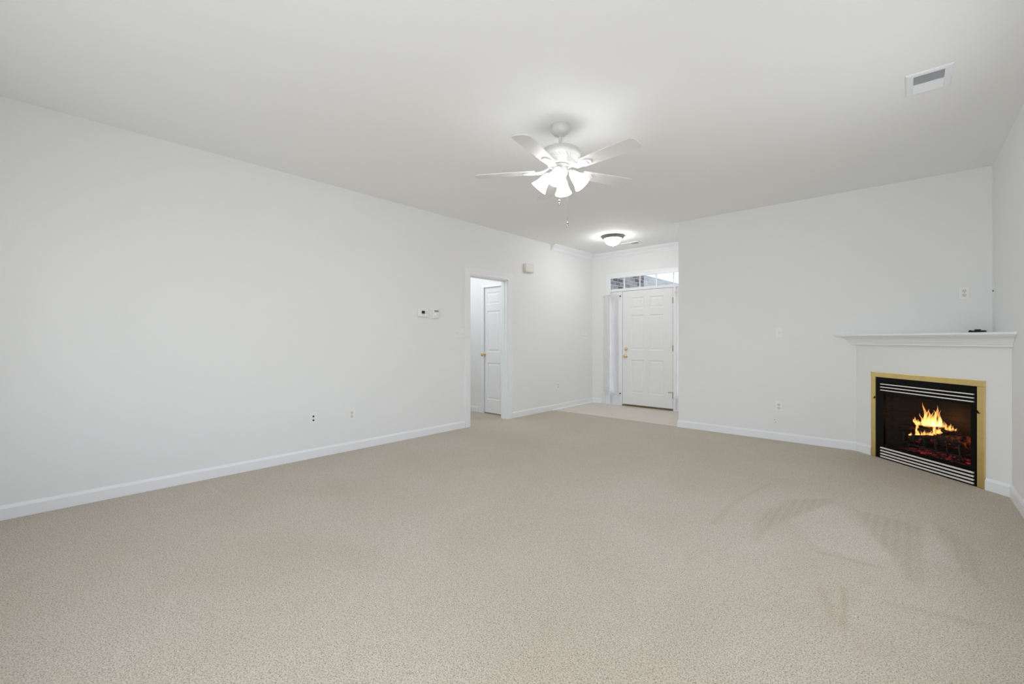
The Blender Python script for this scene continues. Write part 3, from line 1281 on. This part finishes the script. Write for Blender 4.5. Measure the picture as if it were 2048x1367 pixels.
ZB = -.330
for phi in (65.2, 137.2, 209.2, 281.2, 353.2):
    az = math.radians(VA - phi)
    bm = B()
    # blade outline, wider to the tip, with clipped rounded corners
    up = [(.185, .050), (.30, .057), (.45, .063), (.590, .067), (.618, .065), (.634, .056), (.643, .040), (.647, .015)]
    outl = up + [(x, -y) for x, y in reversed(up)]
    a = [bm.verts.new((x, y, .003)) for x, y in outl]; b_ = [bm.verts.new((x, y, -.003)) for x, y in outl]
    bm.faces.new(a); bm.faces.new(b_[::-1])
    for i in range(len(outl)):
        j = (i + 1) % len(outl)
        bm.faces.new((a[j], a[i], b_[i], b_[j]))
    bl = obj('blade', bm, BLADE, fan)
    bl.location = (0, 0, ZB)
    bl.rotation_euler = (math.radians(-9), 0, az)
    # blade iron with its oval shell plate
    bm = B()
    for q in range(-1, 2):
        tube(bm, [(.085, .0, .022), (.115, .012 * q, .004), (.145, .026 * q, -.007), (.175, .026 * q, -.008)], .0065, 8)
    M_ = Matrix.Translation((.222, 0, -.003)) @ Matrix.Diagonal((1.22, .80, 1, 1))
    lathe(bm, [(.050, 0), (.050, -.004), (.047, -.0085), (.040, -.009), (.036, -.0065), (.018, -.0075), (0, -.010)], 32, M_)
    for q in range(-2, 3):
        tube(bm, [(.180, 0, -.010), (.222 + .03, .011 * q, -.0115)], .0028, 6)
    obj('blade_iron', bm, FANW, bl, smooth=True)

for k, phi in enumerate((15, 105, 195, 285)):
    az = math.radians(VA - phi)
    R_ = Matrix.Rotation(az, 4, 'Z')
    bm = B()
    tube(bm, [R_ @ Vector(p_) for p_ in ((.045, 0, -.335), (.064, 0, -.338), (.078, 0, -.346), (.086, 0, -.358))], .009, 10)
    M_ = R_ @ Matrix.Translation((.083, 0, -.352)) @ Matrix.Rotation(math.radians(180 - 40), 4, 'Y')
    lathe(bm, [(.0, -.004), (.022, -.004), (.028, .004), (.028, .020)], 24, M_)
    arm = obj('lamp_arm', bm, FANW, fan, smooth=True)
    bm = B()
    outer = [(.026, .012), (.031, .020), (.036, .036), (.040, .058), (.045, .080), (.052, .100), (.060, .116), (.064, .124)]
    inner = [(r - .003, z) for r, z in reversed(outer)]
    n = 32
    lathe(bm, outer + inner, n, M_, closed=False)
    s_ = obj('lamp_shade', bm, SHADE, fan, smooth=True, label='lit frosted bell glass shade')
    bm = B()
    lathe(bm, [(0, .012), (.010, .014), (.012, .03), (.022, .052), (.026, .068), (.022, .084), (.012, .094), (0, .097)], 20, M_)
    obj('bulb', bm, BULB, s_, smooth=True)

cr, sr = math.cos(YAW), math.sin(YAW)      # sideways across the room


def chain(dx, fw, z1, nm):
    x, y = dx * cr - fw * sr, dx * sr + fw * cr
    bm = B()
    tube(bm, [(x, y, -.36), (x, y, z1 + .045)], .0011, 6)
    zz = z1 + .045
    while zz < -.40:
        lathe(bm, [(0, -.0018), (.0019, 0), (0, .0018)], 6, Matrix.Translation((x, y, zz)))
        zz += .010
    c = obj('pull_chain', bm, CRYSTAL, fan, smooth=True)
    bm = B()
    lathe(bm, [(0, 0), (.005, .002), (.0085, .010), (.006, .018), (.003, .022), (.006, .027), (.0085, .034), (.004, .042), (0, .046)], 12, Matrix.Translation((x, y, z1)))
    obj('chain_fob', bm, CRYSTAL, c, smooth=True)


chain(-.010, -.03, 2.146 - H, 'a')
chain(.054, .0, 1.992 - H, 'b')

# ------------------------------------------------------------------ foyer dome lamp
dl = empty('flush_dome_light', (-3.305, 5.975, H), label='lit white glass dome light with a grey metal rim on the foyer ceiling', cat='ceiling light')
bm = B()
lathe(bm, [(0, -.001), (.168, -.001), (.172, -.006), (.166, -.020), (.150, -.036), (.140, -.044), (.132, -.044), (.134, -.034), (.0, -.030)], 64)
obj('rim', bm, NICKEL, dl, smooth=True)
bm = B()
lathe(bm, [(.128, -.038), (.124, -.060), (.112, -.086), (.093, -.110), (.067, -.128), (.036, -.139), (0, -.142)], 48, closed=False)
obj('glass_dome', bm, DOME, dl, smooth=True)
bm = B()
lathe(bm, [(0, -.138), (.011, -.140), (.012, -.144), (.005, -.150), (.0065, -.158), (.005, -.166), (0, -.170)], 16)
obj('finial', bm, NICKEL, dl, smooth=True)


# ------------------------------------------------------------------ ceiling registers
def register(name, cx, cy, wx, wy, label, dark_first=True, rz=0):
    """two-way ceiling register; slats run along local x, the halves tilt opposite ways along y"""
    t = empty(name, (cx, cy, H), rz, label=label, cat='vent')
    fx, fy = .036, .040
    hx, hy = wx / 2, wy / 2
    bm = B()
    prof = [(0, -.0005), (0, -.004), (.008, -.009), (fx - .006, -.011), (fx, -.009), (fx, -.0005)]
    sweep(bm, [(-hx, -hy, 0), (hx, -hy, 0), (hx, hy, 0), (-hx, hy, 0), (-hx, -hy, 0)], prof, (0, 0, 1), closed=True)
    obj('vent_frame', bm, TRIM, t)
    bm = B()
    box(bm, -hx + fx - .002, hx - fx + .002, -hy + fx, hy - fx, -.0012, -.0004)
    obj('vent_back', bm, VENT_SHADE, t)  # dark sheet on the ceiling, coloured as the shade between the slats
    ix, iy = hx - fx, hy - fx
    n = 9
    for half in (-1, 1):
        bm = B()
        for i in range(n):
            y = half * (.004 + (iy - .006) * (i + .5) / n)
            a = -math.radians(48) * half
            M_ = Matrix.Translation((0, y, -.0065)) @ Matrix.Rotation(a, 4, 'X')
            box(bm, -ix, ix, -.0060, .0060, -.0004, .0004, M_)
        obj('slat_bank', bm, TRIM, t)
    bm = B()
    box(bm, -ix, ix, -.004, .004, -.011, -.002)
    obj('centre_bar', bm, TRIM, t)
    return t


register('ceiling_vent', .106, 3.670, .208, .308, 'white two-way ceiling register near the fireplace corner, half of it dark')
register('ceiling_vent', -3.315, 6.600, .16, .30, 'small white ceiling register in the foyer beside the dome light', rz=PI / 2)

# ------------------------------------------------------------------ wall devices
RL = PI / 2       # local x along +Y of the left wall ... faces +X when local -y points to +X


def place(name, wall, a, z, label, cat, group=None):
    """local x runs to the right as seen from the room, local -y points out of the wall, z up"""
    if wall == 'left': loc, rz = (XL, a, z), PI / 2
    elif wall == 'back': loc, rz = (a, YB, z), 0
    else: loc, rz = (XR, a, z), -PI / 2
    return empty(name, loc, rz, label=label, cat=cat, group=group)


def plate(t, w=.070, h=.115):
    bm = B()
    box(bm, -w / 2, w / 2, -.0055, -.0003, -h / 2, h / 2)
    obj('cover_plate', bm, PLASTIC, t, bevel=.003)


def screw(t, x, z):
    bm = B()
    lathe(bm, [(0, 0), (.003, 0), (.003, .001), (0, .0014)], 10, Matrix.Translation((x, -.0055, z)) @ RX90)
    obj('screw', bm, IVORY, t)


def outlet(wall, a, z, label):
    t = place('wall_outlet', wall, a, z, label, 'outlet')
    plate(t)
    for s in (-1, 1):
        zz = s * .0195
        bm = B()
        lathe(bm, [(0, 0), (.0172, 0), (.0168, .0025), (0, .0028)], 24, Matrix.Translation((0, -.0055, zz)) @ RX90)
        r = obj('receptacle', bm, IVORY, t, smooth=True)
        bm = B()
        box(bm, -.0075, -.0050, -.0089, -.0078, zz - .001, zz + .008)
        box(bm, .0050, .0075, -.0089, -.0078, zz - .001, zz + .007)
        lathe(bm, [(0, 0), (.0026, 0), (.0026, .001), (0, .001)], 10, Matrix.Translation((0, -.0079, zz - .0085)) @ RX90)
        obj('socket_slots', bm, SLOT, r)
    screw(t, 0, 0)
    return t


def switch(wall, a, z, n, label):
    t = place('light_switch', wall, a, z, label, 'light switch')
    plate(t, .070 + .046 * (n - 1))
    for k in range(n):
        x = (k - (n - 1) / 2) * .046
        bm = B()
        box(bm, x - .0055, x + .0055, -.0058, -.005, -.012, .012)
        obj('toggle_slot', bm, IVORY, t)
        bm = B()
        M_ = Matrix.Translation((x, -.006, 0)) @ Matrix.Rotation(math.radians(25), 4, 'X')
        box(bm, -.0042, .0042, -.014, .002, -.0045, .0045, M_)
        obj('toggle', bm, PLASTIC, t, bevel=.001)
        screw(t, x, .030); screw(t, x, -.030)
    return t


outlet('left', 2.306, .377, 'white duplex outlet low on the left wall, nearer the doorway')
outlet('left', 5.996, .39, 'small white outlet low on the left wall beyond the doorway')
outlet('back', -1.088, .394, 'white duplex outlet low on the back wall below the switch')
outlet('back', .411, 1.600, 'white duplex outlet high on the back wall above the mantel')
switch('left', 3.812, 1.254, 3, 'white three-toggle switch plate just left of the doorway casing')
switch('left', 6.80, 1.238, 4, 'wide white switch plate on the foyer wall beyond the doorway')
switch('back', -1.086, 1.248, 1, 'white single toggle switch on the back wall above the outlet')
t = place('coax_plate', 'left', 1.903, .391, 'white wall plate with two black round jacks low on the left wall', 'wall plate')
plate(t)
for s in (-1, 1):
    bm = B()
    lathe(bm, [(.009, 0), (.009, .002), (.0065, .003), (.0062, .010), (.0, .010)], 16, Matrix.Translation((0, -.0054, s * .019)) @ RX90)
    obj('jack', bm, SLOT, t, smooth=True)
t = place('coax_plate', 'right', 5.745, 1.600, 'white wall plate with one black jack on the right wall above the mantel', 'wall plate')
plate(t)
bm = B()
lathe(bm, [(.008, 0), (.008, .003), (.006, .004), (.006, .006), (0, .006)], 16, Matrix.Translation((0, -.0054, 0)) @ RX90)
obj('jack', bm, SLOT, t, smooth=True)
t = empty('wall_anchor', (-1.128, YB, .221), label='two tiny bare screw heads on the back wall below the outlet', cat='wall anchor')
bm = B()
for x, z in ((-.004, .012), (.006, -.014)):
    lathe(bm, [(0, 0), (.0045, 0), (.004, .002), (0, .0025)], 10, Matrix.Translation((x, 0, z)) @ RX90)
obj('screw', bm, GREYP, t)

# thermostats
t = place('thermostat', 'left', 3.218, 1.488, 'white digital thermostat with a dark screen on the left wall', 'thermostat')
bm = B()
box(bm, -.076, .076, -.027, -.0005, -.047, .047)
obj('case', bm, PLASTIC, t, bevel=.012, seg=4)
bm = B()
box(bm, -.030, .018, -.0283, -.026, -.008, .028)
obj('screen', bm, LCD, t)
for x, z, w_, h_ in ((.041, .018, .005, .0045), (.041, -.002, .005, .0045), (-.018, -.023, .005, .003), (.004, -.023, .005, .003)):
    bm = B()
    box(bm, x - w_, x + w_, -.0290, -.0265, z - h_, z + h_)
    obj('button', bm, GREYP, t)
t = place('dial_thermostat', 'left', 3.405, 1.486, 'small white dial thermostat right of the digital one', 'thermostat')
bm = B()
box(bm, -.046, .046, -.034, -.0005, -.054, .054)
obj('case', bm, PLASTIC, t, bevel=.009, seg=3)
bm = B()
box(bm, -.032, .032, -.0352, -.033, .024, .044)
obj('scale_window', bm, GREYP, t)
bm = B()
lathe(bm, [(0, 0), (.026, 0), (.024, .010), (.020, .013), (0, .013)], 28, Matrix.Translation((.004, -.034, -.012)) @ RX90)
obj('dial', bm, PLASTIC, t, smooth=True)
t = place('door_chime', 'left', 5.205, 2.268, 'off-white door chime box high on the left wall right of the doorway', 'door chime')
bm = B()
box(bm, -.100, .100, -.050, -.0005, -.066, .066)
obj('cover', bm, IVORY, t, bevel=.014, seg=4)
